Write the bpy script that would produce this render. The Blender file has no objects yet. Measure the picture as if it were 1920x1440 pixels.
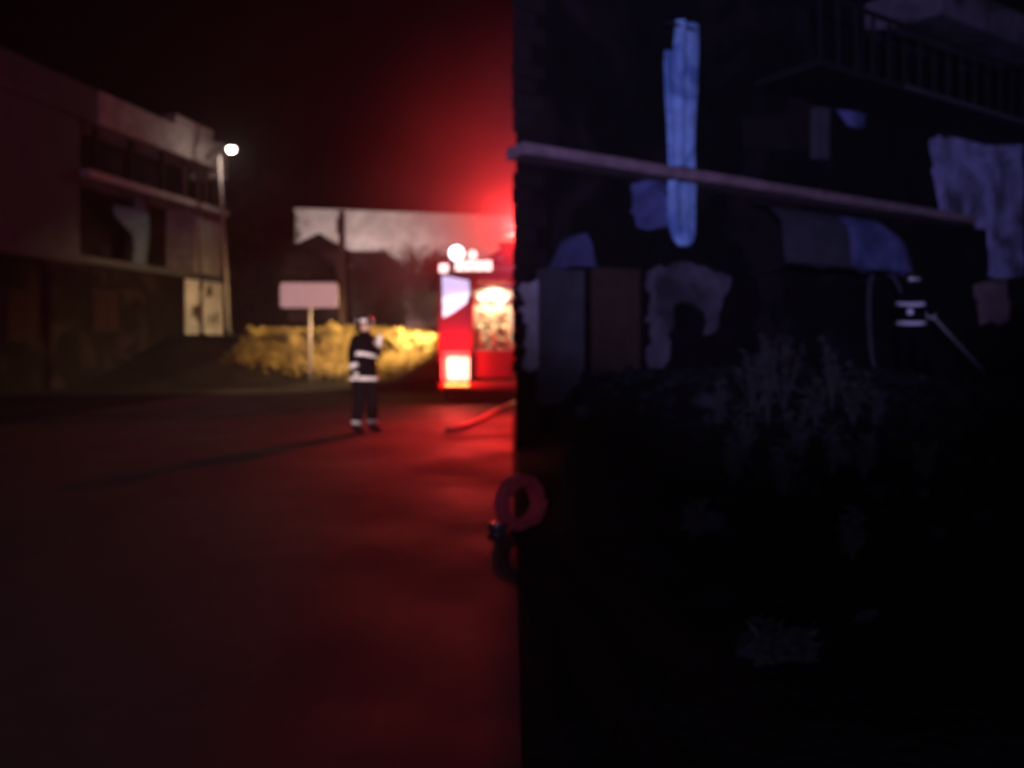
import bpy, bmesh, math, random
from mathutils import Vector, Matrix, noise

random.seed(7)
S = bpy.context.scene
COL = S.collection
R = math.radians

# ------------------------------------------------------------------ camera
F = 1500.0            # focal length in pixels of the 1920 wide photograph
HOR = 650.0           # picture row of the horizon
CAMZ = 1.32
cam = bpy.data.cameras.new('camera')
co = bpy.data.objects.new('camera', cam)
COL.objects.link(co)
co.location = (0, 0, CAMZ)
co.rotation_euler = (R(90), 0, 0)
cam.sensor_width = 36
cam.lens = F / 1920 * 36
cam.shift_y = -(720 - HOR) / 1920
cam.clip_start = 0.05
cam.clip_end = 1000
cam.dof.use_dof = True            # the phone never found focus in the dark
cam.dof.focus_distance = 1.2
cam.dof.aperture_fstop = 2.5
S.camera = co

# ------------------------------------------------------------------ night sky
W = bpy.data.worlds.new('World')
S.world = W
W.use_nodes = True
nt = W.node_tree
nt.nodes.clear()
sky = nt.nodes.new('ShaderNodeTexSky')
sky.sky_type = 'NISHITA'
sky.sun_disc = False
sky.sun_elevation = R(-9)
sky.sun_rotation = R(200)
bg = nt.nodes.new('ShaderNodeBackground')
bg.inputs['Strength'].default_value = 0.05
wo = nt.nodes.new('ShaderNodeOutputWorld')
nt.links.new(sky.outputs[0], bg.inputs[0])
nt.links.new(bg.outputs[0], wo.inputs[0])

S.view_settings.view_transform = 'Standard'
S.view_settings.look = 'None'
S.view_settings.exposure = 0
S.view_settings.gamma = 1
S.view_settings.use_curve_mapping = False
S.cycles.use_denoising = True
S.cycles.max_bounces = 5
S.cycles.volume_bounces = 0
S.cycles.sample_clamp_indirect = 4
S.cycles.sample_clamp_direct = 0


def lamp(name, kind, loc, power, color, target=None, size=0.08, angle=90, blend=0.5):
    l = bpy.data.lights.new(name, kind)
    l.energy = power
    l.color = color
    l.shadow_soft_size = size
    o = bpy.data.objects.new(name, l)
    COL.objects.link(o)
    o.location = loc
    if kind == 'SPOT':
        l.spot_size = R(angle)
        l.spot_blend = blend
        d = Vector(target) - Vector(loc)
        o.rotation_euler = d.to_track_quat('-Z', 'Y').to_euler()
    return o


# blue beacon and low headlamps of the vehicle the picture is taken from
lamp('blue_beacon_light', 'POINT', (-2.6, -7.0, 2.6), 720, (0.50, 0.42, 1.0), size=0.12)
lamp('blue_flasher_light', 'SPOT', (-1.8, -6.0, 2.2), 5800, (0.44, 0.40, 1.0), (5.2, 16, 5.4), 0.12, 33, 0.6)
lamp('blue_flasher_light', 'SPOT', (-2.4, -6.0, 2.2), 2200, (0.50, 0.46, 1.0), (-14.5, 23.5, 7.0), 0.12, 22, 0.8)
lamp('headlamp_light', 'SPOT', (0.0, -4.0, 0.28), 15000, (1.0, 0.74, 0.72), (-5.15, 26, 2.75), 0.07, 11.2, 0.35)
# lamps of the fire engine, with one added warehouse light among them
lamp('red_beacon_light', 'POINT', (0.02, 18.5, 4.12), 1050, (1.0, 0.035, 0.035), size=0.15)
lamp('red_beacon_beam', 'SPOT', (0.0, 18.2, 3.95), 2700, (1.0, 0.012, 0.010), (-0.2, 13.6, 0), 0.12, 52, 1.0)
lamp('tail_lamp_light', 'POINT', (-1.32, 17.6, 0.9), 130, (1.0, 0.06, 0.045), size=0.12)
lamp('side_work_light', 'SPOT', (-1.95, 25.15, 3.0), 4500, (1.0, 0.68, 0.31), (-6.0, 26.8, .7), 0.1, 92, 0.7)
lamp('rear_work_light', 'POINT', (-1.45, 17.7, 3.55), 6, (0.9, 0.85, 1.0), size=0.12)
lamp('warehouse_fill_light', 'SPOT', (-7.5, 48.6, 3.0), 4600, (1.0, 0.74, 0.70), (-6.5, 56, 9.5), 0.15, 150, 0.5)  # unseen light, added to brighten the warehouse wall
lamp('locker_light', 'SPOT', (-0.43, 18.03, 2.70), 170, (1.0, 0.84, 0.55), (-0.43, 18.75, 1.75), 0.05, 110, 0.4)


# ------------------------------------------------------------------ helpers
def P(px, py, d):
    return Vector(((px - 960) / F * d, d, CAMZ + (HOR - py) / F * d))


class MB:
    def __init__(s):
        s.v = []; s.f = []; s.m = []; s.mi = 0; s.sm = []; s.smooth = False

    def add(s, vs, fs):
        o = len(s.v)
        s.v += [Vector(q) for q in vs]
        for q in fs:
            s.f.append([i + o for i in q]); s.m.append(s.mi); s.sm.append(s.smooth)
        return s

    def hexa(s, p):     # eight corners: bottom 4 ccw, top 4 ccw
        return s.add(p, [(3, 2, 1, 0), (4, 5, 6, 7), (0, 1, 5, 4), (1, 2, 6, 5), (2, 3, 7, 6), (3, 0, 4, 7)])

    def box(s, lo, hi):
        (a, b, c), (d, e, f) = lo, hi
        return s.hexa([(a, b, c), (d, b, c), (d, e, c), (a, e, c), (a, b, f), (d, b, f), (d, e, f), (a, e, f)])

    def bbox(s, lo, hi, r=0.02):      # box with bevelled edges
        bm = bmesh.new()
        bmesh.ops.create_cube(bm, size=1)
        lo = Vector(lo); hi = Vector(hi)
        for v in bm.verts:
            v.co = Vector([lo[i] + (v.co[i] + .5) * (hi[i] - lo[i]) for i in range(3)])
        bmesh.ops.bevel(bm, geom=bm.edges[:] , offset=r, segments=2, affect='EDGES', profile=.5)
        bm.verts.index_update()
        s.add([v.co.copy() for v in bm.verts], [[v.index for v in f.verts] for f in bm.faces])
        bm.free()
        return s

    def prism(s, poly, vec):          # planar polygon extruded along vec
        n = len(poly); poly = [Vector(q) for q in poly]; vec = Vector(vec)
        return s.add(poly + [q + vec for q in poly],
                     [list(range(n))[::-1], [i + n for i in range(n)]] + [(i, (i + 1) % n, (i + 1) % n + n, i + n) for i in range(n)])

    def tube(s, pts, r, n=8, cap=True):
        pts = [Vector(q) for q in pts]
        rs = r if isinstance(r, (list, tuple)) else [r] * len(pts)
        vs = []
        prev = None
        for i, q in enumerate(pts):
            t = (pts[min(i + 1, len(pts) - 1)] - pts[max(i - 1, 0)]).normalized()
            if prev is None:
                a = t.orthogonal().normalized()
            else:
                a = (prev - t * prev.dot(t))
                a = a.normalized() if a.length > 1e-6 else t.orthogonal().normalized()
            prev = a
            b = t.cross(a)
            for k in range(n):
                an = 2 * math.pi * k / n
                vs.append(q + (a * math.cos(an) + b * math.sin(an)) * rs[i])
        fs = []
        for i in range(len(pts) - 1):
            for k in range(n):
                k2 = (k + 1) % n
                fs.append((i * n + k, i * n + k2, (i + 1) * n + k2, (i + 1) * n + k))
        if cap:
            fs.append(list(range(n))[::-1])
            fs.append([(len(pts) - 1) * n + k for k in range(n)])
        return s.add(vs, fs)

    def loft(s, rings, cap=True):
        n = len(rings[0]); vs = [v for r in rings for v in r]; fs = []
        for i in range(len(rings) - 1):
            for k in range(n):
                k2 = (k + 1) % n
                fs.append((i * n + k, i * n + k2, (i + 1) * n + k2, (i + 1) * n + k))
        if cap:
            fs.append(list(range(n))[::-1]); fs.append([(len(rings) - 1) * n + k for k in range(n)])
        return s.add(vs, fs)

    def ball(s, c, r, nu=12, nv=8):
        c = Vector(c); r = (r, r, r) if not isinstance(r, (tuple, list)) else r
        rings = []
        for j in range(nv + 1):
            a = math.pi * j / nv
            a = min(max(a, .04), math.pi - .04)
            rings.append([c + Vector((r[0] * math.sin(a) * math.cos(2 * math.pi * i / nu), r[1] * math.sin(a) * math.sin(2 * math.pi * i / nu), -r[2] * math.cos(a))) for i in range(nu)])
        return s.loft(rings)

    def cyl(s, a, b, r, n=16):
        return s.tube([a, b], r, n)

    def build(s, name, mat, parent=None, T=None):
        me = bpy.data.meshes.new(name)
        off = parent_origin(parent)
        vs = [(T @ v if T else v) - off for v in s.v]
        me.from_pydata([tuple(v) for v in vs], [], s.f)
        for m in (mat if isinstance(mat, (list, tuple)) else [mat]):
            me.materials.append(m)
        me.polygons.foreach_set('material_index', s.m)
        me.polygons.foreach_set('use_smooth', s.sm)
        me.update()
        o = bpy.data.objects.new(name, me)
        COL.objects.link(o)
        if parent is not None:
            o.parent = parent
        return o


def parent_origin(p):
    t = Vector((0, 0, 0))
    while p is not None:
        t += p.location
        p = p.parent
    return t


def tag(o, label=None, cat=None, group=None, kind=None):
    if label: o['label'] = label
    if cat: o['category'] = cat
    if group: o['group'] = group
    if kind: o['kind'] = kind
    return o


def thing(name, loc, label, cat, group=None):
    o = bpy.data.objects.new(name, None)
    COL.objects.link(o)
    o.location = loc
    o.empty_display_size = .2
    return tag(o, label, cat, group)


def mat(name, col, rough=.8, metal=0.0, var=.35, scale=6.0, bump=.15, col2=None, patch=None, spec=.5, bscale=None):
    """procedural surface: two tones mixed by noise, fine relief, optional large stain pattern"""
    m = bpy.data.materials.new(name)
    m.use_nodes = True
    t = m.node_tree; N = t.nodes; L = t.links
    b = N['Principled BSDF']
    b.inputs['Roughness'].default_value = rough
    b.inputs['Metallic'].default_value = metal
    b.inputs['Specular IOR Level'].default_value = spec
    tc = N.new('ShaderNodeTexCoord')
    n1 = N.new('ShaderNodeTexNoise'); n1.inputs['Scale'].default_value = scale; n1.inputs['Detail'].default_value = 6
    L.new(tc.outputs['Object'], n1.inputs['Vector'])
    rp = N.new('ShaderNodeValToRGB')
    c2 = col2 or tuple(c * (1 - var) for c in col)
    rp.color_ramp.elements[0].position = .35; rp.color_ramp.elements[0].color = (*c2, 1)
    rp.color_ramp.elements[1].position = .65; rp.color_ramp.elements[1].color = (*col, 1)
    L.new(n1.outputs['Fac'], rp.inputs['Fac'])
    out = rp.outputs[0]
    if patch:
        pc, psc, p0, p1 = patch
        n2 = N.new('ShaderNodeTexNoise'); n2.inputs['Scale'].default_value = psc; n2.inputs['Detail'].default_value = 8
        n2.inputs['Distortion'].default_value = .6
        L.new(tc.outputs['Object'], n2.inputs['Vector'])
        r2 = N.new('ShaderNodeValToRGB')
        r2.color_ramp.elements[0].position = p0; r2.color_ramp.elements[1].position = p1
        L.new(n2.outputs['Fac'], r2.inputs['Fac'])
        mx = N.new('ShaderNodeMix'); mx.data_type = 'RGBA'
        L.new(r2.outputs[0], mx.inputs['Factor'])
        L.new(out, mx.inputs[6]); mx.inputs[7].default_value = (*pc, 1)
        out = mx.outputs[2]
    if name == 'asphalt':       # worn and damp places differ in gloss
        n4 = N.new('ShaderNodeTexNoise'); n4.inputs['Scale'].default_value = .8; n4.inputs['Detail'].default_value = 5
        L.new(tc.outputs['Object'], n4.inputs['Vector'])
        m4 = N.new('ShaderNodeMapRange'); m4.inputs[1].default_value = .35; m4.inputs[2].default_value = .65
        m4.inputs[3].default_value = .64; m4.inputs[4].default_value = .85
        L.new(n4.outputs['Fac'], m4.inputs[0]); L.new(m4.outputs[0], b.inputs['Roughness'])
    L.new(out, b.inputs['Base Color'])
    if bump:
        n3 = N.new('ShaderNodeTexNoise'); n3.inputs['Scale'].default_value = bscale or scale * 6; n3.inputs['Detail'].default_value = 5
        L.new(tc.outputs['Object'], n3.inputs['Vector'])
        bp = N.new('ShaderNodeBump'); bp.inputs['Strength'].default_value = bump; bp.inputs['Distance'].default_value = .03
        L.new(n3.outputs['Fac'], bp.inputs['Height'])
        L.new(bp.outputs[0], b.inputs['Normal'])
    return m


def glow(name, col, strength):
    m = bpy.data.materials.new(name)
    m.use_nodes = True
    t = m.node_tree
    b = t.nodes['Principled BSDF']
    b.inputs['Base Color'].default_value = (*[min(1, c) for c in col], 1)
    b.inputs['Roughness'].default_value = .2
    b.inputs['Emission Color'].default_value = (*col, 1)
    # lens flutes: a little unevenness in the glow of the moulded lens
    tc = t.nodes.new('ShaderNodeTexCoord')
    nz = t.nodes.new('ShaderNodeTexNoise'); nz.inputs['Scale'].default_value = 14
    mp = t.nodes.new('ShaderNodeMapRange'); mp.inputs[3].default_value = strength * .6; mp.inputs[4].default_value = strength * 1.4
    t.links.new(tc.outputs['Object'], nz.inputs['Vector'])
    t.links.new(nz.outputs['Fac'], mp.inputs[0])
    t.links.new(mp.outputs[0], b.inputs['Emission Strength'])
    return m


M = dict(
    asphalt=mat('asphalt', (.033, .029, .029), .5, scale=9, bump=.22, bscale=160, patch=((.022, .019, .019), .5, .45, .6)),
    earth=mat('earth', (.022, .019, .017), .95, scale=3, bump=.6, patch=((.012, .010, .009), .7, .45, .6), spec=.08),
    soot=mat('soot_shade_wall', (.008, .006, .006), .92, scale=2.5, patch=((.018, .012, .013), .9, .5, .62), spec=.08),
    soot2=mat('dark_render', (.022, .016, .016), .9, scale=2, patch=((.016, .012, .012), .6, .45, .6), spec=.08),
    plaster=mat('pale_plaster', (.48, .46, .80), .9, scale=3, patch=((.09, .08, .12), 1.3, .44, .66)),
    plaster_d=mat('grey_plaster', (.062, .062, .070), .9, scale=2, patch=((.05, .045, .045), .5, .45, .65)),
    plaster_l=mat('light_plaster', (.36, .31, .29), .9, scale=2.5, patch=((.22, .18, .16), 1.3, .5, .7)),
    concrete=mat('slab_concrete', (.30, .19, .19), .85, scale=5, patch=((.16, .10, .10), 1.6, .5, .66)),
    concrete_l=mat('pale_concrete', (.42, .36, .34), .85, scale=5, patch=((.24, .2, .19), 1.2, .52, .7)),
    plaster_m=mat('mauve_plaster', (.13, .10, .125), .9, scale=3, patch=((.025, .02, .024), 1.5, .42, .62)),
    brown=mat('brown_wood', (.05, .024, .014), .7, scale=8),
    metal_d=mat('dark_metal', (.06, .058, .06), .5, metal=.6, scale=20, bump=.05),
    metal_l=mat('bare_metal', (.5, .48, .47), .35, metal=.9, scale=20, bump=.05),
    pole=mat('galvanised', (.45, .40, .37), .55, metal=.3, scale=15, bump=.05),
    wood=mat('pole_wood', (.10, .06, .045), .9, scale=12, bump=.4),
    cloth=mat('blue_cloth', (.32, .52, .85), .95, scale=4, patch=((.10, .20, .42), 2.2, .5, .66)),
    shutter=mat('shutter_wood', (.022, .010, .010), .9, scale=8, spec=.1),
    cloth_w=mat('pale_cloth', (.13, .18, .27), .95, scale=4),
    awning=mat('awning_cloth', (.05, .05, .06), .9, scale=3),
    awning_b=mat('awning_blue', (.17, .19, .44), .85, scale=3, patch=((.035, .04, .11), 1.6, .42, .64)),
    clad=mat('white_cladding', (.66, .62, .60), .7, scale=1.2, bump=.05, patch=((.5, .46, .43), .3, .48, .66)),
    tile=mat('dark_roof_tile', (.045, .022, .02), .85, scale=6),
    tin=mat('sheet_metal_roof', (.38, .30, .29), .5, metal=.2, scale=5),
    house=mat('house_render', (.16, .10, .095), .9, scale=2, patch=((.09, .05, .05), .5, .45, .65)),
    white=mat('white_enamel', (.78, .74, .74), .45, scale=4, bump=.02, var=.08),
    grass=mat('dry_grass', (.42, .30, .10), .9, scale=1.1, bump=0, col2=(.22, .15, .045)),
    grass_d=mat('dark_grass', (.05, .045, .018), .9, scale=2, bump=0),
    leaf=mat('leaf', (.05, .045, .018), .8, scale=1.5, bump=0, col2=(.03, .03, .012)),
    leaf_r=mat('leaf_dry', (.045, .026, .018), .8, scale=1.5, bump=0, col2=(.025, .014, .010)),
    bark=mat('bark', (.07, .05, .035), .95, scale=10, bump=.5),
    red=mat('red_paint', (.55, .02, .018), .3, scale=2, bump=.01, var=.12),
    red_d=mat('red_paint_dull', (.38, .014, .014), .45, scale=2, bump=.02, var=.2),
    rubber=mat('rubber', (.02, .02, .02), .85, scale=20),
    glass=mat('dark_glass', (.015, .017, .02), .08, scale=1, bump=0),
    lining=mat('locker_lining', (.70, .64, .52), .4, metal=.3, scale=8, bump=.05),
    cream=mat('cream_hose', (.66, .56, .36), .8, scale=18, bump=.3),
    hose_red=mat('red_hose', (.80, .10, .10), .7, scale=22, bump=.3),
    hose_p=mat('pale_hose', (.85, .62, .56), .5, scale=22, bump=.2),
    blue_d=mat('dull_blue', (.07, .075, .17), .9, scale=3, patch=((.03, .03, .07), 1.5, .45, .65)),
    pillar_d=mat('dirty_plaster', (.06, .058, .064), .9, scale=2, patch=((.03, .027, .03), 1.2, .45, .65)),
    hose_d=mat('grey_hose', (.05, .045, .055), .8, scale=20, bump=.2),
    weed=mat('dry_weed', (.036, .034, .028), .9, scale=5, bump=0),
    brass=mat('brass', (.55, .42, .2), .35, metal=.9, scale=10, bump=.05),
    suit=mat('navy_suit', (.004, .0035, .006), .85, scale=14, bump=.3, spec=.04),
    reflective=mat('reflective_tape', (.88, .84, .84), .5, scale=30, bump=.05, var=.06),
    helmet=mat('helmet', (.05, .022, .02), .3, scale=8, bump=.02),
    skin=mat('skin', (.52, .32, .23), .6, scale=9, bump=.05, var=.15),
    glove=mat('glove', (.62, .56, .52), .8, scale=20, var=.2),
    boot=mat('boot', (.015, .014, .014), .6, scale=9),
    rubble=mat('rubble', (.014, .0135, .015), .95, scale=7, bump=.6, patch=((.015, .014, .015), 1.4, .45, .6), spec=.08),
    block=mat('block', (.04, .039, .042), .95, scale=7, bump=.6, spec=.08),
    e_white=glow('lamp_white', (1.0, .93, 1.0), 4),
    e_blue=glow('lamp_blue_white', (.68, .62, 1.0), 1.0),
    e_bluew=glow('lamp_pale_blue', (.86, .82, 1.0), 1.5),
    e_tail=glow('lamp_tail', (1.0, .74, .52), 1.5),
    e_redsoft=glow('lamp_red_soft', (1.0, .10, .10), 1.1),
    e_red=glow('lamp_red', (1.0, .05, .04), 5),
    e_amber=glow('amber_glow', (1.0, .55, .12), 2.5),
    e_street=glow('lamp_street', (1.0, .88, .80), 16),
    e_pink=glow('lamp_pink', (1.0, .62, .58), 2.4),
)


def ss(x, a, b):
    t = min(1, max(0, (x - a) / (b - a)))
    return t * t * (3 - 2 * t)


# facade frame of the near building: origin, direction along it, outward normal
P0 = Vector((0.05, 10.0, 0)); U = Vector((.844, .536, 0)).normalized(); NF = Vector((U.y, -U.x, 0))


def ground_h(x, y):
    # dry bank beyond the road on the left
    h = 1.75 * ss(y + .25 * (x + 6), 23.4, 29.4) * ss(-x, 1.75, 2.5) * ss(-x, -40, 3.4)
    if h > 0.02:
        h += .12 * noise.noise(Vector((x * .5, y * .5, 1))) * min(1, h)
    # raised yard of rubble and earth before the burnt building
    rx, ry = x - P0.x, y - P0.y
    t = rx * U.x + ry * U.y
    w = rx * NF.x + ry * NF.y
    k = (.93 - .27 * ss(t, 4.5, 8.2)) * ss(-w, -5.2, -1.3) * ss(x, .06, 1.0) * (1 - ss(-w, 2.5, 5.2))
    if k > .01:
        k += .10 * noise.noise(Vector((x * 1.1, y * 1.1, 5))) * min(1, k * 2) * ss(w, .3, 1.5)
    return h + k


# ------------------------------------------------------------------ ground, road
def axis(lo, hi, a, b, step):
    v = [lo + (a - lo) * i / 5 for i in range(5)]
    n = int((b - a) / step)
    v += [a + (b - a) * i / n for i in range(n + 1)]
    v += [b + (hi - b) * (i + 1) / 5 for i in range(5)]
    return v


g = MB(); g.smooth = True
xs = axis(-200, 200, -22, 22, .4); ys = axis(-200, 200, -6, 46, .4)
g.v = [Vector((x, y, ground_h(x, y))) for y in ys for x in xs]
nx = len(xs)
for j in range(len(ys) - 1):
    for i in range(nx - 1):
        g.f.append((j * nx + i, j * nx + i + 1, (j + 1) * nx + i + 1, (j + 1) * nx + i)); g.m.append(0); g.sm.append(True)
tag(g.build('ground', M['earth']), kind='structure')

rd = MB()
pts = [(-8.6, -60), (.03, -60), (.03, 17.2), (1.7, 17.2), (1.7, 80), (-1.75, 80), (-1.75, 23.0), (-8.6, 24.6)]
rd.add([(x, y, .004) for x, y in pts], [list(range(len(pts)))])
tag(rd.build('road', M['asphalt']), kind='structure')

# ------------------------------------------------------------------ damaged building on the left
A0 = Vector((-12.35, 34, 0)); DL = Vector((-.204, -.979, 0)).normalized(); NL = Vector((-DL.y, DL.x, 0))
NL = NL if NL.x > 0 else -NL


def LB(mb, s0, s1, w0, w1, z0, z1):    # s from the far corner towards the camera, w out of the facade
    q = [A0 + DL * s + NL * w for s, w in ((s0, w0), (s1, w0), (s1, w1), (s0, w1))]
    return mb.hexa([v + Vector((0, 0, z0)) for v in q] + [v + Vector((0, 0, z1)) for v in q])


lb = thing('damaged_building', A0, 'dark damaged building with open storeys and a pale parapet, left of the street lamp', 'building')
LB(MB(), .0, 20, -7, -1.3, -.3, 9.6).build('back_wall', M['soot'], lb)
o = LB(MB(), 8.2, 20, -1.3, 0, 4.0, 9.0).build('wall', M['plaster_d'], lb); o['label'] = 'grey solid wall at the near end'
LB(MB(), 2.6, 20, -1.3, 0, -.3, 4.0).build('wall', M['soot'], lb)  # near black colour stands in for wall outside the side lamp's beam
o = LB(MB(), 0, 2.6, -1.3, .06, -.3, 4.0).build('pier', M['clad'], lb); o['label'] = 'yellow lit peeling pier at the far corner'
LB(MB(), 0, 1.9, -1.3, 0, 4.28, 6.85).build('pier', M['plaster_l'], lb)
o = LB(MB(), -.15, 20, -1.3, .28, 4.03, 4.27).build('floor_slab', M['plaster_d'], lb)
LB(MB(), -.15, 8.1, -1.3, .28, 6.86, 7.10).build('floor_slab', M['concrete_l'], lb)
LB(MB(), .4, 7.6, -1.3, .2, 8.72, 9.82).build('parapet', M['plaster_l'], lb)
o = LB(MB(), 7.603, 20, -1.3, .2, 8.72, 9.82).build('parapet', M['plaster_d'], lb); o['label'] = 'near length of the parapet, toned darker for fading lamp light'  # darker plaster imitates the street lamp's light fading along the parapet
LB(MB(), .9, 3.4, -.4, .17, 9.821, 10.25).build('parapet_block', M['plaster_l'], lb)
LB(MB(), -.1, .35, -1.3, .2, 8.4, 9.9).build('chimney', M['plaster_l'], lb)
for s in (.15, .75, 1.35, 2.3):
    LB(MB(), s, s + .11, -.25, -.12, 7.101, 8.719).build('post', M['brown'], lb)
for s in (3.6, 5.4, 7.2):
    LB(MB(), s, s + .16, -.3, -.12, 7.101, 8.719).build('post', M['soot2'], lb)
# ragged holes of fallen render on the lit pier
for k in range(9):
    s = random.uniform(.25, 2.3); z = random.uniform(2.2, 3.8); r = random.uniform(.10, .26)
    c = A0 + DL * s + NL * .062 + Vector((0, 0, z))
    poly = []
    for i in range(9):
        a = 2 * math.pi * i / 9; q = r * random.uniform(.6, 1.2)
        poly.append(c + DL * q * math.cos(a) * .7 + Vector((0, 0, q * math.sin(a) * 1.5)))
    MB().prism(poly, NL * .012).build('render_flake', M['brown'] if k % 3 else M['plaster_d'], lb)
# ground floor shutters
for s, wd, z0, z1 in ((7.1, 1.15, 1.9, 3.15), (10.6, 1.05, 1.55, 2.9)):
    wn = LB(MB(), s - wd / 2 - .07, s + wd / 2 + .07, .002, .05, z0 - .07, z1 + .07).build('window', M['soot2'], lb)
    for i in range(2):
        a = s - wd / 2 + i * wd / 2 + .01
        LB(MB(), a, a + wd / 2 - .02, .051, .085, z0, z1).build('shutter', M['shutter'], wn)

# torn curtain in the open storey
cur = thing('torn_curtain', A0 + DL * 5.1 + Vector((0, 0, 4.27)), 'torn pale curtain hanging in the dark open storey of the left building', 'curtain')
m = MB(); m.smooth = True
out = [(4.45, 6.8), (5.15, 6.8), (5.2, 6.35), (6.35, 6.25), (6.15, 5.9), (5.75, 5.6), (5.25, 5.35), (5.2, 4.9), (5.25, 4.3), (4.55, 4.29), (4.4, 5.4)]
m.prism([A0 + DL * s + NL * (-.30 + .05 * math.sin(s * 9)) + Vector((0, 0, z)) for s, z in out], NL * .03)
m.build('fabric', M['cloth_w'], cur)
MB().tube([A0 + DL * 4.2 + NL * -.28 + Vector((0, 0, 6.83)), A0 + DL * 6.5 + NL * -.28 + Vector((0, 0, 6.83))], .02, 6).build('rail', M['metal_d'], cur)

# ------------------------------------------------------------------ street lamp
sb = P(428, 640, 31.5); sb.z = ground_h(sb.x, sb.y) - .1
sl = thing('street_lamp', sb, 'tall thin street lamp with a glowing white head at the corner of the left building', 'street lamp')
top = P(411, 292, 31.5)
m = MB(); m.smooth = True
m.tube([sb, P(424, 520, 31.5), P(417, 400, 31.5), top], [.10, .085, .07, .055], 10).build('pole', M['pole'], sl)
hd = P(434, 279, 31.3)
m = MB(); m.smooth = True
m.tube([P(384, 300, 31.5), P(400, 283, 31.5), top + Vector((0, 0, .32)), P(424, 276, 31.4), hd + Vector((0, 0, .06))], [.05, .05, .05, .045, .04], 8).build('arm', M['metal_d'], sl)
h = MB(); h.bbox(hd + Vector((-.26, -.14, .04)), hd + Vector((.22, .14, .15)), .03)
head = h.build('lamp_head', M['metal_d'], sl)
m = MB(); m.smooth = True
m.ball(hd + Vector((0, 0, -.02)), (.17, .15, .13)).build('bulb', M['e_street'], head)
MB().cyl(sb + Vector((0, 0, -.2)), sb + Vector((0, 0, .35)), .17).build('base', M['metal_d'], sl)
lamp('street_lamp_light', 'POINT', hd + Vector((0, -.05, -.22)), 68, (1.0, .80, .70), size=.1)

# ------------------------------------------------------------------ warehouse, house
wa, wb = Vector((-14.9, 55, 0)), Vector((16, 62, 0))
wl = thing('warehouse', wa, 'long white warehouse with a flat roofline behind the trees', 'warehouse')
du = (wb - wa).normalized(); dn = Vector((-du.y, du.x, 0))


def WBX(s0, s1, w0, w1, z0, z1):
    q = [wa + du * s + dn * w for s, w in ((s0, w0), (s1, w0), (s1, w1), (s0, w1))]
    return MB().hexa([v + Vector((0, 0, z0)) for v in q] + [v + Vector((0, 0, z1)) for v in q])


LW = (wb - wa).length
WBX(0, LW, .08, 14, -.3, 10.6).build('wall', M['clad'], wl)
for i in range(13):
    s = i * LW / 13
    WBX(s + .012, s + LW / 13 - .012, 0, .078, 6.2, 10.6).build('cladding_panel', M['clad'], wl)
WBX(-.1, LW + .1, -.06, 14.1, 10.602, 10.85).build('coping', M['clad'], wl)
WBX(.4, LW, .0, .078, -.3, 6.17).build('lower_wall', M['house'], wl)

hb = P(600, 650, 42); hb.z = ground_h(hb.x, hb.y)
hs = thing('small_house', hb, 'low house with a dark tiled roof behind the blank sign', 'house')
x0, x1 = P(540, 0, 42).x, P(722, 0, 42).x
MB().box((x0, 42, 1.2), (x1, 47, 6.35)).build('wall', M['house'], hs)
m = MB()
m.prism([(x0 - .25, 41.7, 6.36), (x1 - 1.8, 41.7, 6.36), (x1 - 3.0, 41.7, 7.0), (x0 + 1.7, 41.7, 7.25)], (0, 5.6, 0)).build('roof', M['tile'], hs)
m = MB()
a, b_ = P(652, 488, 40.6), P(716, 500, 40.6)
m.hexa([(a.x, 40.6, 5.35), (b_.x, 40.6, 5.12), (b_.x, 41.98, 5.45), (a.x, 41.98, 5.7), (a.x, 40.6, 5.5), (b_.x, 40.6, 5.2), (b_.x, 41.98, 5.6), (a.x, 41.98, 5.95)])
m.build('lean_to_roof', M['tin'], hs)
for i, (c, wd) in enumerate(((566, 1.1), (610, 1.1))):
    q = P(c, 505, 41.95)
    wn = MB().box((q.x - wd / 2, 41.93, 4.3), (q.x + wd / 2, 41.998, 5.7)).build('window', M['brown'], hs)
    MB().box((q.x - wd / 2 + .08, 41.91, 4.38), (q.x + wd / 2 - .08, 41.928, 5.62)).build('pane', M['glass'], wn)

# ------------------------------------------------------------------ utility pole
ub = P(640, 690, 31); ub.z = ground_h(ub.x, ub.y) - .3
up = thing('utility_pole', ub, 'dark wooden utility pole rising behind the firefighter and the sign', 'pole')
t2 = P(641, 396, 31)
m = MB(); m.smooth = True
m.tube([ub, (ub + t2) / 2 + Vector((.02, 0, 0)), t2], [.17, .15, .12], 12).build('shaft', M['wood'], up)
MB().bbox((t2.x - .16, 30.72, t2.z - .9), (t2.x + .16, 30.86, t2.z - .3), .02).build('junction_box', M['metal_d'], up)

# ------------------------------------------------------------------ blank sign
sgb = P(580, 640, 24.9); sgb.z = ground_h(sgb.x, sgb.y)
sg = thing('road_sign', sgb, 'blank white rectangular sign on one post in the lit dry grass', 'sign')
c0, c1 = P(525, 577, 24.9), P(633, 530, 24.9)
m = MB()
rr = .11; poly = []
for (cx, cz, a0) in ((c1.x - rr, c1.z - rr, 0), (c0.x + rr, c1.z - rr, 90), (c0.x + rr, c0.z + rr, 180), (c1.x - rr, c0.z + rr, 270)):
    for k in range(5):
        a = R(a0 + 22.5 * k)
        poly.append((cx + rr * math.cos(a), 24.9, cz + rr * math.sin(a)))
m.prism(poly, (0, .03, 0)).build('panel', M['white'], sg)
m = MB(); m.smooth = True
m.tube([(sgb.x, 24.97, sgb.z - .3), (sgb.x, 24.97, c1.z - .08)], .045, 10).build('post', M['pole'], sg)
for z in (c0.z + .2, c1.z - .2):
    MB().box((sgb.x - .16, 24.931, z - .03), (sgb.x + .16, 25.02, z + .03)).build('clamp', M['metal_d'], sg)


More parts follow.
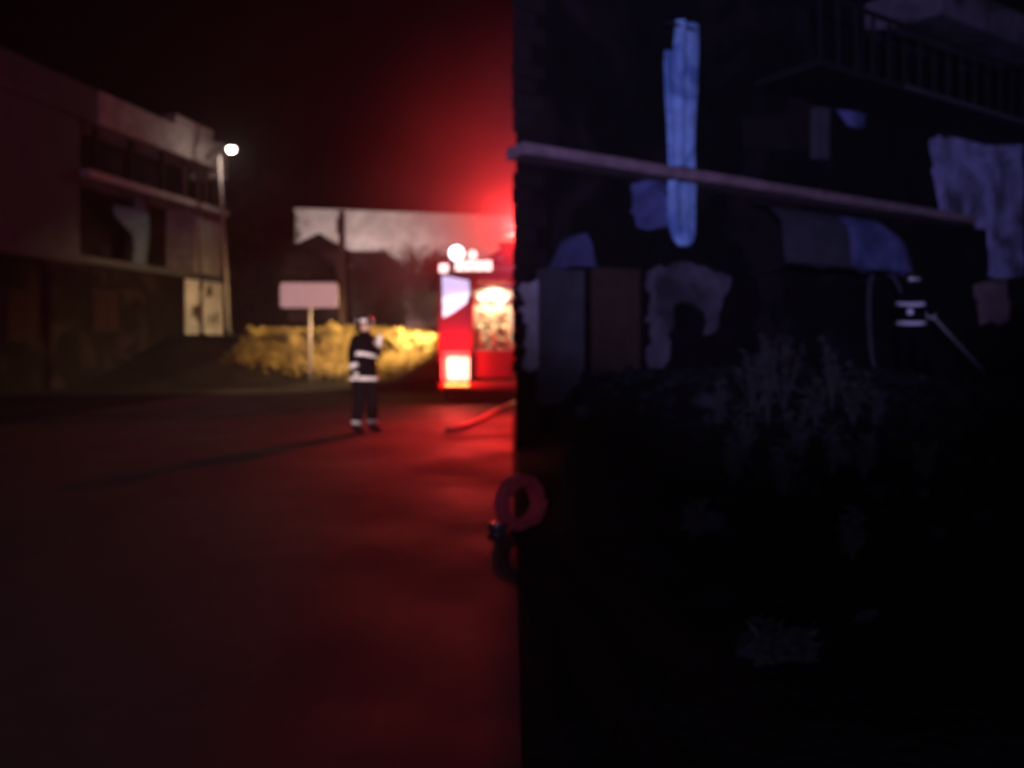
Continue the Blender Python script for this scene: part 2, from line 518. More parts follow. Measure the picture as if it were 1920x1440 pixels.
# ------------------------------------------------------------------ trees and grass
def crown(name, c, r, n, matl, parent, ls=.16, seed=1, clumps=60, squash=1.0):
    rnd = random.Random(seed)
    m = MB(); c = Vector(c)
    cs = []
    for _ in range(clumps):
        while True:
            q = Vector((rnd.uniform(-1, 1), rnd.uniform(-1, 1), rnd.uniform(-1, 1)))
            if .35 < q.length < 1: break
        q *= 1 + .22 * noise.noise(q * 2.3 + Vector((seed, 0, 0)))
        cs.append(Vector((q.x * r[0], q.y * r[1], q.z * r[2])))
    for k in range(n):
        cc = rnd.choice(cs)
        g_ = Vector((rnd.gauss(0, 1), rnd.gauss(0, 1), rnd.gauss(0, .8))) * (min(r) * .17)
        p = c + cc + g_
        a = Vector((rnd.gauss(0, 1), rnd.gauss(0, 1), rnd.gauss(0, 1))).normalized()
        b = a.orthogonal().normalized()
        l = ls * rnd.uniform(.6, 1.4)
        m.add([p, p + a * l * .5 + b * l * .3, p + a * l, p + a * l * .5 - b * l * .3], [(0, 1, 2, 3)])
    return m.build(name, matl, parent)


def tree(px, py_top, py_bot, d, rx, label, matl, seed, n=7000, cz=None):
    b = P(px, 0, d); b.z = ground_h(b.x, b.y)
    zt = CAMZ + (HOR - py_top) / F * d
    zb = CAMZ + (HOR - py_bot) / F * d
    t = thing('tree', b, label, 'tree', 'trees beyond the bank')
    m = MB(); m.smooth = True
    mid = (zt + zb) / 2
    rnd = random.Random(seed)
    m.tube([b + Vector((0, 0, -.3)), Vector((b.x + .1, b.y, (b.z + mid) / 2)), Vector((b.x - .05, b.y, mid)), Vector((b.x, b.y, zt - .6))], [.22, .17, .12, .03], 8)
    tr = m.build('trunk', M['bark'], t)
    for k in range(5):
        a = rnd.uniform(0, 6.28); z = b.z + (mid - b.z) * rnd.uniform(.5, 1.1)
        q = MB(); q.smooth = True
        q.tube([(b.x, b.y, z), (b.x + math.cos(a) * rx * .4, b.y + math.sin(a) * rx * .4, z + .5), (b.x + math.cos(a) * rx * .75, b.y + math.sin(a) * rx * .75, z + 1.1)], [.07, .05, .02], 6)
        q.build('limb', M['bark'], tr)
    crown('crown', (b.x, b.y, mid), (rx, rx, (zt - zb) / 2), n, matl, t, seed=seed, clumps=90)
    return t


tree(492, 305, 610, 38, 1.75, 'tall dense dark tree between the street lamp and the sign', M['leaf'], 3, 9000)
tree(750, 468, 605, 37, 2.1, 'round dark tree in red light behind the firefighter', M['leaf_r'], 5, 8000)
tree(835, 478, 610, 39, 1.6, 'smaller tree half hidden by the fire engine', M['leaf_r'], 8, 5000)
tree(575, 470, 600, 33.5, .9, 'low dark tree right behind the blank sign', M['leaf_r'], 11, 3500)

rnd = random.Random(4)
gm = MB()
for k in range(42000):
    x = rnd.uniform(-9.9 + rnd.uniform(0, 1.2), -1.9); y = rnd.uniform(24.2, 31)
    if y < 24.1 + max(0, -x - 3.6) * .55 + rnd.gauss(0, .25): continue
    h0 = ground_h(x, y)
    if h0 < .06: continue
    dens = .55 + .6 * noise.noise(Vector((x * .8, y * .8, 3)))
    if rnd.random() > dens + .45: continue
    hh = rnd.uniform(.14, .46) * (.8 + .4 * max(0, noise.noise(Vector((x * .6, y * .6, 9)))))
    a = rnd.uniform(0, 6.28); wv = Vector((math.cos(a), math.sin(a), 0)) * .018
    ln = Vector((rnd.gauss(0, .14), rnd.gauss(0, .14), 0))
    p = Vector((x, y, h0 - .03))
    gm.mi = 0
    gm.add([p - wv, p + wv, p + ln * .5 + wv * .7 + Vector((0, 0, hh * .6)), p + ln * .5 - wv * .7 + Vector((0, 0, hh * .6)), p + ln * 1.5 + Vector((0, 0, hh))], [(0, 1, 2, 3), (3, 2, 4)])
tag(gm.build('grass', M['grass']), 'long dry yellow grass on the bank lit by the fire engine', kind='stuff')


def shrub(px, d, r, hgt, label, matl, seed):
    b = P(px, 0, d); b.z = ground_h(b.x, b.y)
    t = thing('shrub', b, label, 'shrub', 'dry shrubs on the bank')
    crown('foliage', (b.x, b.y, b.z + hgt * .5), (r, r * .8, hgt * .55), 1300, matl, t, .10, seed, 26)
    m = MB()
    for k in range(6):
        a = k * 1.05
        m = MB(); m.tube([(b.x, b.y, b.z - .1), (b.x + math.cos(a) * r * .5, b.y + math.sin(a) * r * .5, b.z + hgt * .7)], [.02, .008], 5)
        m.build('stem', M['bark'], t)


shrub(623, 27.6, .30, .75, 'dry upright shrub right of the sign post', M['grass'], 21)
shrub(548, 28.0, .4, .5, 'low dry shrub left of the sign post', M['grass'], 22)
shrub(765, 26.5, .7, .7, 'bright yellow lit shrub between the firefighter and the engine', M['grass'], 23)
shrub(805, 26.3, .5, .55, 'yellow shrub touching the left edge of the fire engine', M['grass'], 24)
shrub(480, 29.0, .5, .45, 'dim dry shrub at the left end of the lit bank', M['grass'], 25)

# ------------------------------------------------------------------ fire engine
TX0, TX1, TY = -1.68, .82, 18.0
ft = thing('fire_engine', ((TX0 + TX1) / 2, TY, 0), 'red fire engine seen from behind with bright lamps and open rear locker', 'fire engine')
Ye = TY + 5.2
LX0, LX1, LZ0, LZ1 = -.87, .01, 1.27, 2.78      # rear locker opening
o = MB().bbox((TX0, TY, .95), (LX0 - .002, TY + .9, 3.0), .04).build('rear_pillar', M['red'], ft)
MB().bbox((LX1 + .002, TY, .95), (TX1, TY + .9, 3.0), .04).build('rear_pillar', M['red'], ft)
MB().bbox((LX0, TY + .01, LZ1), (LX1, TY + .9, 3.0), .03).build('header_panel', M['red'], ft)
MB().bbox((LX0, TY + .015, .62), (LX1, TY + .9, LZ0 - .02), .03).build('lower_panel', M['red_d'], ft)
MB().bbox((TX0, TY + .905, .95), (TX1, Ye, 3.0), .04).build('body', M['red'], ft)
MB().bbox((TX0 + .02, TY + .03, 3.003), (TX1 - .02, Ye - .05, 3.14), .03).build('roof_deck', M['white'], ft)
li = MB().box((LX0 + .001, TY + .88, LZ0 - .01), (LX1 - .001, TY + .899, LZ1 - .002)).build('locker_lining', M['lining'], ft)
MB().box((LX0 + .003, TY + .25, LZ0 - .018), (LX1 - .003, TY + .87, LZ0 + .01)).build('shelf', M['lining'], li)
# pump panel fittings
for i, (x, z, r) in enumerate(((-.72, 2.48, .10), (-.46, 2.5, .12), (-.18, 2.46, .10))):
    gq = MB().cyl((x, TY + .70, z), (x, TY + .879, z), r, 20).build('gauge', M['metal_d'], ft)
    MB().cyl((x, TY + .69, z), (x, TY + .6995, z), r * .85, 20).build('dial', M['white'], gq)
for i, (x, z) in enumerate(((-.70, 1.9), (-.30, 1.92))):
    oq = MB(); oq.smooth = True
    oq = oq.tube([(x, TY + .88, z), (x, TY + .62, z), (x, TY + .50, z - .10)], [.085, .085, .075], 14).build('hose_outlet', M['brass'], ft)
    MB().tube([(x - .12, TY + .60, z + .12), (x + .12, TY + .60, z + .12)], .02, 6).build('handle', M['red'], oq)
# scene lamp, marker, flashing panel
LFT = TX0 + .06
q = P(856, 474, 17.75)
sc = MB(); sc.smooth = True
sc.tube([(q.x, 18.02, q.z), (q.x, 17.82, q.z)], [.15, .185], 20)
so = sc.build('work_lamp', M['metal_d'], ft)
m = MB(); m.smooth = True
m.ball((q.x, 17.82, q.z), (.165, .05, .165), 18, 10).build('lens', M['e_white'], so)
MB().box((q.x - .04, 17.98, 3.141), (q.x + .04, 18.06, q.z)).build('bracket', M['metal_d'], so)
q = P(886, 477, 17.8)  # smaller lamp added to imitate the uneven glare beside the first
sc = MB(); sc.smooth = True
sc.tube([(q.x, 18.02, q.z), (q.x, 17.86, q.z)], [.09, .115], 18)
so = sc.build('work_lamp', M['metal_d'], ft)
m = MB(); m.smooth = True
m.ball((q.x, 17.86, q.z), (.10, .04, .10), 16, 8).build('lens', M['e_pink'], so)
MB().box((q.x - .03, 17.98, 3.141), (q.x + .03, 18.06, q.z)).build('bracket', M['metal_d'], so)
q = P(832, 502, 17.9)
mo = MB().bbox((q.x - .12, 17.88, q.z - .13), (q.x + .12, 17.995, q.z + .1), .02).build('marker_lamp', M['metal_d'], ft)
MB().bbox((q.x - .10, 17.855, q.z - .11), (q.x + .10, 17.878, q.z + .08), .01).build('lens', M['e_pink'], mo)
# lit strip under the roof edge
lo_, hi_ = P(853, 508, 17.95), P(923, 489, 17.95)
so = MB().bbox((lo_.x - .02, 17.93, lo_.z - .02), (hi_.x + .02, 17.998, hi_.z + .02), .01).build('light_strip', M['metal_d'], ft)
for i in range(4):
    w_ = (hi_.x - lo_.x) / 4
    MB().bbox((lo_.x + i * w_ + .008, 17.905, lo_.z), (lo_.x + (i + 1) * w_ - .008, 17.928, hi_.z), .008).build('lens', M['e_pink'], so)
# slanted blue white flashing panel on the pillar
poly = [P(827, 516, 17.97), P(881, 526, 17.97), P(884, 566, 17.97), P(862, 574, 17.97), P(846, 590, 17.97), P(829, 596, 17.97)]
fp_ = MB().prism([v for v in poly], (0, .028, 0)).build('flashing_panel', M['metal_d'], ft)
for k in range(4):
    a, b_ = k / 4, (k + 1) / 4
    l = lambda t: poly[0].lerp(poly[5], t)
    r_ = lambda t: poly[1].lerp(poly[2], t) if t < .6 else poly[2].lerp(poly[3], (t - .6) / .4).lerp(poly[4], max(0, (t - .75) / .25) * .9)
    ins = .02
    qd = [l(a + .005), r_(a + .005), r_(b_ - .005), l(b_ - .005)]
    qd = [v + Vector((ins if i in (0, 3) else -ins, -.012, 0)) for i, v in enumerate(qd)]
    MB().prism(qd, (0, .0115, 0)).build('lens', M['e_blue'] if k < 2 else M['e_bluew'], fp_)
# tail lamp clusters, both sides
for sx in (0, 1):
    cx = (TX0 + .12 + .30) if sx == 0 else (TX1 - .12 - .30)
    z0, z1 = .54, 1.12
    tl = MB().bbox((cx - .33, 17.90, z0), (cx + .33, 17.998, z1), .03).build('tail_lamp', M['metal_d'], ft)
    for i, (a, b_, e) in enumerate(((-.31, -.19, 'e_redsoft'), (-.185, .12, 'e_tail'), (.125, .31, 'e_tail'))):
        MB().bbox((cx + a, 17.865, z0 + .03), (cx + b_, 17.898, z1 - .03), .015).build('lens', M[e if sx == 0 else 'e_red'], tl)
    MB().bbox((cx - .31, 17.90, 1.13), (cx + .31, 17.998, 1.21), .02).build('lens', M['e_redsoft'], tl)
    MB().bbox((cx - .24, 17.86, .44), (cx + .30, 17.90, .50), .01).build('glow_strip', M['e_amber'], ft)  # strip with its amber shine put in as glow, no lamp inside
MB().bbox((TX0 + .03, 17.905, .36), (TX1 - .03, 18.3, .535), .03).build('bumper', M['red_d'], ft)
MB().bbox((TX0 + .10, TY + .1, .62), (TX1 - .10, TY + 7.6, .93), .03).build('chassis', M['metal_d'], ft)
# cab
MB().bbox((TX0, Ye + .06, .6), (TX1, TY + 7.9, 2.95), .10).build('cab', M['red'], ft)
MB().box((TX0 - .012, Ye + .5, 1.85), (TX0 - .002, Ye + 1.4, 2.6)).build('side_window', M['glass'], ft)
MB().box((TX0 - .012, Ye + 1.55, 1.85), (TX0 - .002, Ye + 2.45, 2.6)).build('side_window', M['glass'], ft)
MB().box((TX1 + .002, Ye + .5, 1.85), (TX1 + .012, Ye + 1.4, 2.6)).build('side_window', M['glass'], ft)
MB().box((TX1 + .002, Ye + 1.55, 1.85), (TX1 + .012, Ye + 2.45, 2.6)).build('side_window', M['glass'], ft)
MB().box((TX0 + .2, TY + 7.902, 1.75), (TX1 - .2, TY + 7.915, 2.65)).build('windscreen', M['glass'], ft)
for x in (TX0 + .05, TX1 - .45):
    hl_ = MB().bbox((x, TY + 7.903, .95), (x + .40, TY + 7.97, 1.2), .02).build('headlight', M['metal_d'], ft)
    MB().bbox((x + .03, TY + 7.972, .98), (x + .37, TY + 7.985, 1.17), .005).build('lens', M['e_street'], hl_)
fl_ = MB().bbox((TX0 - .14, TY + 8.0, 2.45), (TX0 + .02, TY + 8.16, 2.75), .02).build('flood_lamp', M['metal_d'], ft)
MB().box((TX0 - .02, TY + 7.88, 2.5), (TX0 + .02, TY + 8.0, 2.56)).build('bracket', M['metal_d'], ft)
# roller shutters, slat by slat, on both sides
for xa, xb in ((TX0 - .022, TX0 - .002), (TX1 + .002, TX1 + .022)):
    for y0 in (TY + 1.15, TY + 3.0):
        sh = MB().box((xa, y0 - .05, 1.1), (xb, y0 + 1.6, 1.14)).build('roller_shutter', M['metal_l'], ft)
        for k in range(14):
            MB().box((xa, y0, 1.145 + k * .12), (xb, y0 + 1.55, 1.145 + k * .12 + .112)).build('slat', M['metal_l'], sh)
# wheels
for y in (TY + 1.9, TY + 6.4):
    for x in (TX0 + .02, TX1 - .34):
        w_ = MB(); w_.smooth = False
        w_ = w_.tube([(x, y, .5), (x + .04, y, .5), (x + .28, y, .5), (x + .32, y, .5)], [.44, .5, .5, .44], 24).build('wheel', M['rubber'], ft)
        MB().tube([(x - .012, y, .5), (x + .332, y, .5)], .27, 16).build('rim', M['metal_l'], w_)
# wheel arches are dark openings in the skirts
MB().bbox((TX0 + .01, TY + 2.5, .45), (TX0 + .2, TY + 5.7, .93), .02).build('skirt', M['red_d'], ft)
MB().bbox((TX1 - .2, TY + 2.5, .45), (TX1 - .01, TY + 5.7, .93), .02).build('skirt', M['red_d'], ft)
# roof ladder
ld = MB().tube([(-.75, TY - .1, 3.30), (-.75, TY + 5.0, 3.42)], .035, 8).build('ladder', M['metal_l'], ft)
MB().tube([(-.25, TY - .1, 3.30), (-.25, TY + 5.0, 3.42)], .035, 8).build('rail', M['metal_l'], ld)
for k in range(13):
    y = TY + .1 + k * .38; z = 3.30 + .12 * (y - TY + .1) / 5.1
    MB().tube([(-.75, y, z), (-.25, y, z)], .022, 6).build('rung', M['metal_l'], ld)
for y in (TY + .5, TY + 4.4):
    MB().box((-.85, y - .04, 3.141), (-.15, y + .04, 3.27)).build('ladder_rack', M['metal_d'], ft)
# red roof locker rising to the right
m = MB()
m.prism([(-.82, TY + .06, 3.141), (TX1 - .1, TY + .06, 3.141), (TX1 - .1, TY + .06, 3.62), (-.10, TY + .06, 3.62), (-.62, TY + .06, 3.30)], (0, .38, 0)).build('roof_locker', M['red'], ft)
lbx = MB().bbox((-.30, TY + .30, 3.63), (TX1 - .15, TY + .62, 3.72), .02).build('light_bar', M['metal_d'], ft)
for x in (-.25, .2):
    m = MB(); m.bbox((x, TY + .32, 3.722), (x + .4, TY + .60, 3.90), .04)
    m.build('lens', M['e_red'], lbx)

# folded hose bundle lying in the rear locker
fh = thing('folded_hose', (-.43, TY + .4, LZ0 + .01), 'cream flaked hose bundle heaped in the open rear locker of the fire engine', 'hose')
rnd = random.Random(12)
for k in range(11):
    z = LZ0 + .055 + k * .078
    m = MB(); m.smooth = True
    y = TY + .30 + .05 * (k % 2)
    pts = []
    for i in range(22):
        t = i / 21
        pts.append((LX0 + .09 + (LX1 - LX0 - .18) * t, y + .04 * math.sin(t * 9 + k * 1.7) + rnd.uniform(-.01, .01), z + .03 * math.sin(t * 7 + k * 2.1) + (-.02 if k == 0 else 0) * 0))
    m.tube(pts, .040, 8)
    m.build('hose_fold', M['cream'], fh)
for k in range(3):
    x = -.74 + .3 * k
    m = MB(); m.smooth = True
    m.tube([(x, TY + .22, LZ0 + .55), (x + .05, TY + .17, LZ0 + .40), (x + .02, TY + .16, LZ0 + .2), (x + .1, TY + .2, LZ0 + .02)], .042, 8)
    m.build('hose_loop', M['cream'], fh)

# ------------------------------------------------------------------ hose on the road, rolled hose
hl = MB(); hl.smooth = True
pp = [P(838, 812, 12.25), P(868, 806, 12.7), P(898, 793, 13.8), P(925, 777, 15.5), P(950, 764, 17.2), P(972, 757, 18.4)]
pts = []
for i in range(len(pp) - 1):
    for k in range(6):
        a = pp[i].lerp(pp[i + 1], k / 6); pts.append((a.x, a.y, .045))
pts.append((pp[-1].x, pp[-1].y, .045))
hl.tube(pts, .042, 10)
tag(hl.build('fire_hose', M['hose_p']), 'pale pinkish fire hose running over the road to the fire engine', 'hose')

hc = Vector((.06, 5.75, .205))
rh = thing('rolled_hose', (hc.x, hc.y, 0), 'red rolled fire hose standing on edge in the near road', 'hose')
m = MB()
ax = Vector((.80, .60, 0))
turns, n = 3, 150
ring = []
for i in range(n + 1):
    a = 2 * math.pi * turns * i / n
    r = .125 + .075 * i / n
    c = Vector((math.cos(a) * ax.x * r, math.cos(a) * ax.y * r, math.sin(a) * r))
    e = Vector((math.cos(a) * ax.x, math.cos(a) * ax.y, math.sin(a)))
    sd = Vector((-ax.y, ax.x, 0))
    th = .010
    ring.append([hc + c + e * th + sd * .05, hc + c - e * th + sd * .05, hc + c - e * th - sd * .05, hc + c + e * th - sd * .05])
m.loft(ring)
m.build('coil', M['hose_red'], rh)
sd = Vector((-ax.y, ax.x, 0))
e0 = hc + Vector((-ax.x * .21, -ax.y * .21, -.165))
m = MB(); m.smooth = False
m.tube([e0 - sd * .07 , e0 + sd * .06], .040, 16)
cp = m.build('coupling', M['metal_l'], rh)
for k in (-1, 1):
    MB().box(tuple(e0 + Vector((-.012, -.05, .035 * k - .012))), tuple(e0 + Vector((.012, -.03, .035 * k + .012)))).build('lug', M['metal_l'], cp)


# ------------------------------------------------------------------ burnt building on the right
def fpt(px, py, w):
    """point of the plane w metres out from the facade that is seen at (px, py): t along it and height"""
    k = (px - 960) / F
    bx, by = P0.x + NF.x * w, P0.y + NF.y * w
    t = (k * by - bx) / (U.x - k * U.y)
    y = by + U.y * t
    return t, CAMZ + (HOR - py) / F * y


def FQ(t, w, z):
    return P0 + U * t + NF * w + Vector((0, 0, z))


def FB(mb, t0, t1, w0, w1, z0, z1):
    q = [(t0, w0), (t0, w1), (t1, w1), (t1, w0)]
    return mb.hexa([FQ(t, w, z0) for t, w in q] + [FQ(t, w, z1) for t, w in q])


rb = thing('burnt_building', P0, 'near black fire damaged building with a long balcony edge and pale plaster remains', 'building')
foot = [P0.copy(), FQ(15.5, 0, 0), Vector((13.6, 24, 0)), Vector((.35, 16.3, 0))]
MB().prism([v + Vector((0, 0, -.3)) for v in foot], (0, 0, 10.6)).build('wall', M['soot'], rb)
zq_hide = (3.68, 3.95)
# rough corner stones, unevenly worn
rnd = random.Random(31)
z = 1.0
k = 0
while z < 8.6:
    hh = rnd.uniform(.17, .27); l = (.42 if k % 2 else .24) + rnd.uniform(-.05, .05)
    if not (zq_hide[0] < z + hh and z < zq_hide[1]):
        b = rnd.uniform(.003, .035)
        FB(MB(), -b, l, -.05, .012 + rnd.uniform(0, .03), z, z + hh - .02).build('corner_stone', M['soot2'], rb)
    z += hh; k += 1
# balcony edge
tl_, zl_ = fpt(982, 266, .4)
tr_, zr_ = fpt(1832, 405, .4)
zs = (zl_ + zr_) / 2
FB(MB(), tl_, tr_, .003, .4, zl_ - .14, zl_).build('balcony_slab', M['concrete'], rb)
# uneven broken lip on the slab edge
rnd = random.Random(3)
t = tl_ + .05
while t < tr_ - .4:
    l = rnd.uniform(.5, 1.6); l = min(l, tr_ - t)
    FB(MB(), t, t + l - .03, .403, .403 + rnd.uniform(.015, .05), zl_ - .12 - rnd.uniform(0, .03), zl_ - rnd.uniform(.0, .04)).build('slab_edge', M['concrete'], rb)
    t += l
# upper balcony with railing
ta, za = fpt(1585, 112, 1.15); tb, zb = fpt(1905, 232, 1.15)
FB(MB(), ta - .6, tb + 1.2, .003, 1.15, (za + zb) / 2 - .09, (za + zb) / 2).build('upper_balcony', M['soot2'], rb)
zu = (za + zb) / 2
FB(MB(), ta + 1.5, tb + 1.0, 1.152, 1.20, zu - .075, zu - .015).build('balcony_trim', M['plaster_d'], rb)
k = 0
t = ta - .5
while t < tb + 1:
    FB(MB(), t, t + .045, 1.05, 1.09, zu + .001, zu + .95).build('baluster', M['soot2'], rb)
    t += .42
FB(MB(), ta - .6, tb + 1.2, 1.04, 1.10, zu + .951, zu + 1.0).build('handrail', M['soot2'], rb)
# pale eaves at the top right
t0, z0 = fpt(1760, 20, 1.3); t1, z1 = fpt(1905, 80, 1.3)
q = [FQ(t0, .01, z0 + .02), FQ(t1 + 1.2, .01, z0 + .02), FQ(t1 + 1.2, 1.35, z0 - .06), FQ(t0, 1.35, z0 - .06)]
MB().hexa(q + [v + Vector((0, 0, .55)) for v in q]).build('eaves', M['plaster_m'], rb)

# pale plaster pieces left on the wall, their outlines ragged
def plate(pxs, w, th, matl, name='plaster_patch', jag=.085, seed=1, lab=None):
    rnd = random.Random(seed)
    q = []
    n = len(pxs)
    for i in range(n):
        a, b = pxs[i], pxs[(i + 1) % n]
        L_ = math.hypot(b[0] - a[0], b[1] - a[1]); kk = max(1, int(L_ / 14))
        for j in range(kk):
            f = j / kk
            x, y = a[0] + (b[0] - a[0]) * f, a[1] + (b[1] - a[1]) * f
            t, z = fpt(x, y, w)
            if j: t += rnd.uniform(-jag, jag); z += rnd.uniform(-jag, jag)
            q.append(FQ(t, w, z))
    o = MB().prism(q, NF * th).build(name, matl, rb)
    if lab: o['label'] = lab
    return o


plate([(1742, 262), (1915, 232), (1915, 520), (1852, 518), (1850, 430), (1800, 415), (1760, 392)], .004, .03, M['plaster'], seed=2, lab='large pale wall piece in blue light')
plate([(1826, 534), (1888, 520), (1888, 600), (1838, 610)], .004, .03, M['concrete'], seed=3)
plate([(977, 530), (1018, 512), (1019, 690), (977, 690)], .004, .05, M['concrete_l'], seed=4, lab='pale piece at the building corner')
plate([(1182, 345), (1250, 350), (1252, 425), (1215, 432), (1180, 400)], .004, .03, M['awning_b'], seed=5)
plate([(1214, 510), (1262, 492), (1305, 500), (1338, 512), (1368, 522), (1352, 560), (1345, 610), (1318, 628), (1322, 590), (1300, 572), (1275, 566), (1258, 590), (1254, 640), (1240, 690), (1216, 690)], .004, .04, M['plaster_m'], seed=6, lab='pale arched piece round a dark hole')
plate([(1392, 222), (1482, 214), (1484, 284), (1394, 280)], .004, .05, M['soot2'], 'window', .0, 7)
plate([(1520, 204), (1545, 206), (1542, 302), (1520, 298)], .004, .12, M['plaster_d'], 'pilaster', .01, 8)
plate([(1568, 206), (1622, 212), (1618, 240), (1590, 236)], .004, .03, M['awning_b'], 'pane', .02, 9)
# pillar and door at the ground floor
t0, z0 = fpt(1026, 470, .25); t1, _ = fpt(1096, 470, .25)
FB(MB(), t0, t1, .003, .25, .6, fpt(1060, 505, .25)[1]).build('pillar', M['pillar_d'], rb)
plate([(1026, 504), (1040, 482), (1056, 450), (1078, 440), (1091, 468), (1098, 503)], .004, .24, M['blue_d'], 'pillar_cap', .02, 14)
t0, z0 = fpt(1112, 500, .05); t1, _ = fpt(1200, 500, .05)
dr = FB(MB(), t0, t1, .003, .05, .7, z0).build('door', M['brown'], rb)
for a in range(3):
    for b_ in range(2):
        ta_ = t0 + .06 + b_ * (t1 - t0 - .06) / 2
        FB(MB(), ta_, ta_ + (t1 - t0) / 2 - .09, .051, .064, 1.08 + a * .33, 1.36 + a * .33).build('door_panel', M['brown'], dr)

# blue cloth hanging from the upper floor behind the balcony edge
def hang(pxs, w, matl, name, parent, folds=.05, seed=1, zmin=-9):
    rnd = random.Random(seed)
    rows = []
    m = MB(); m.smooth = True
    for (y, xl, xr) in pxs:
        tl, z = fpt(xl, y, w); tr, z2 = fpt(xr, y, w)
        row = []
        for i in range(13):
            f = i / 12
            row.append(FQ(tl + (tr - tl) * f, w + folds * math.sin(f * 11 + z * .7 + seed) * (.5 + .5 * math.sin(f * 5)), max(z + (z2 - z) * f * .25, zmin)))
        rows.append(row)
    front = [v for r in rows for v in r]
    back = [v - NF * .006 for v in front]
    N_ = 13
    fs = []
    for j in range(len(rows) - 1):
        for i in range(N_ - 1):
            fs.append((j * N_ + i, (j + 1) * N_ + i, (j + 1) * N_ + i + 1, j * N_ + i + 1))
    nb = len(front)
    fs += [tuple(i + nb for i in reversed(f)) for f in fs]
    m.add(front + back, fs)
    return m.build(name, matl, parent)


tc_, zc_ = fpt(1285, 36, .45)
hc_ = thing('hanging_cloth', FQ(tc_, .45, zc_), 'long blue lit cloth hanging down the dark facade behind the balcony edge', 'cloth')
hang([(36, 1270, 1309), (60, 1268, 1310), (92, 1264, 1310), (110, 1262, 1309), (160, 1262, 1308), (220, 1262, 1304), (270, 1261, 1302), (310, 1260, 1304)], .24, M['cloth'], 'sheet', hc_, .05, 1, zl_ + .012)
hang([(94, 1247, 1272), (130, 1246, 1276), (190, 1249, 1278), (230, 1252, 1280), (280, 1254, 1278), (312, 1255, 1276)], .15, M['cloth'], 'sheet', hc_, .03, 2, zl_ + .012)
tq, zq = fpt(1262, 34, .38); tq2, _ = fpt(1318, 34, .38)
MB().tube([FQ(tq, .24, zq), FQ(tq2, .24, zq)], .025, 8).build('rod', M['metal_d'], hc_)
MB().tube([FQ((tq + tq2) / 2, .0, zq), FQ((tq + tq2) / 2, .24, zq)], .018, 6).build('bracket', M['metal_d'], hc_)
t_, z_ = fpt(1280, 345, .5)
lc = thing('hanging_cloth', FQ(t_, .5, z_), 'short blue cloth with a rounded end hanging under the balcony edge', 'cloth')
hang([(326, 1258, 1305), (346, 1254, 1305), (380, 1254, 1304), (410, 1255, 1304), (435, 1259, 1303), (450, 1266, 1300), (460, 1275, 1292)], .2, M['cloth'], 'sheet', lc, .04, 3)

# awning below the balcony
ta, za = fpt(1452, 402, .55); tb, zb_ = fpt(1690, 412, .55); tm, _ = fpt(1578, 410, .55)
aw = thing('awning', FQ(ta, 0, za), 'drooping awning with a bluish rounded right end under the balcony', 'awning')
zt = fpt(1640, 402, .55)[1]; zlow = fpt(1600, 503, .75)[1]


def aw_part(t0, t1, name, matl, rnd_end):
    m = MB(); m.smooth = True
    rows = []
    n = 16
    for i in range(n + 1):
        f = i / n; t = t0 + (t1 - t0) * f
        drop = 0
        if rnd_end and f > .6:
            g_ = (f - .6) / .4; drop = (1 - math.sqrt(max(0, 1 - g_ * g_))) * .42
        prof = [(.05, zt + .02 - drop), (.45, zt - .08 - drop), (.68, zt - .30 - drop * .8), (.75, zlow + .03 * math.sin(t * 6))]
        rows.append([FQ(t, w, z) for w, z in prof])
    fr = [v for r in rows for v in r]; bk = [v - NF * .015 - Vector((0, 0, .012)) for v in fr]
    fs = []
    for i in range(n):
        for k in range(3):
            fs.append((i * 4 + k, (i + 1) * 4 + k, (i + 1) * 4 + k + 1, i * 4 + k + 1))
    nb = len(fr)
    fs += [tuple(j + nb for j in reversed(f)) for f in fs]
    m.add(fr + bk, fs)
    return m.build(name, matl, aw)


aw_part(ta, tm - .01, 'canopy', M['awning'], False)
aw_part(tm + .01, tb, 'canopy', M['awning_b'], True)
MB().tube([FQ(ta, .74, zlow), FQ(tb, .74, zlow)], .022, 8).build('front_bar', M['metal_d'], aw)
for t in (ta + .1, tb - .25):
    MB().tube([FQ(t, .0, zlow - .1), FQ(t, .74, zlow)], .015, 6).build('strut', M['metal_d'], aw)


# ------------------------------------------------------------------ firefighters
def skin_mesh(joints, edges, root, sub=2):
    me = bpy.data.meshes.new('tmp')
    names = list(joints)
    me.from_pydata([joints[n][0] for n in names], [(names.index(a), names.index(b)) for a, b in edges], [])
    o = bpy.data.objects.new('tmp', me)
    COL.objects.link(o)
    o.modifiers.new('skin', 'SKIN')
    bm = bmesh.new(); bm.from_mesh(me)
    ly = bm.verts.layers.skin.verify()
    bm.verts.ensure_lookup_table()
    for i, n in enumerate(names):
        r = joints[n][1]
        bm.verts[i][ly].radius = (r, r) if not isinstance(r, tuple) else r
        bm.verts[i][ly].use_root = (n == root)
    bm.to_mesh(me); bm.free()
    sb_ = o.modifiers.new('sub', 'SUBSURF'); sb_.levels = sub; sb_.render_levels = sub
    dg = bpy.context.evaluated_depsgraph_get(); dg.update()
    ev = o.evaluated_get(dg).to_mesh()
    vs = [v.co.copy() for v in ev.vertices]; fs = [list(p.vertices) for p in ev.polygons]
    o.evaluated_get(dg).to_mesh_clear()
    bpy.data.objects.remove(o); bpy.data.meshes.remove(me)
    return vs, fs


def ringpts(c, ax, ay, n=24):
    return [Vector(c) + ax * math.cos(2 * math.pi * i / n) + ay * math.sin(2 * math.pi * i / n) for i in range(n)]


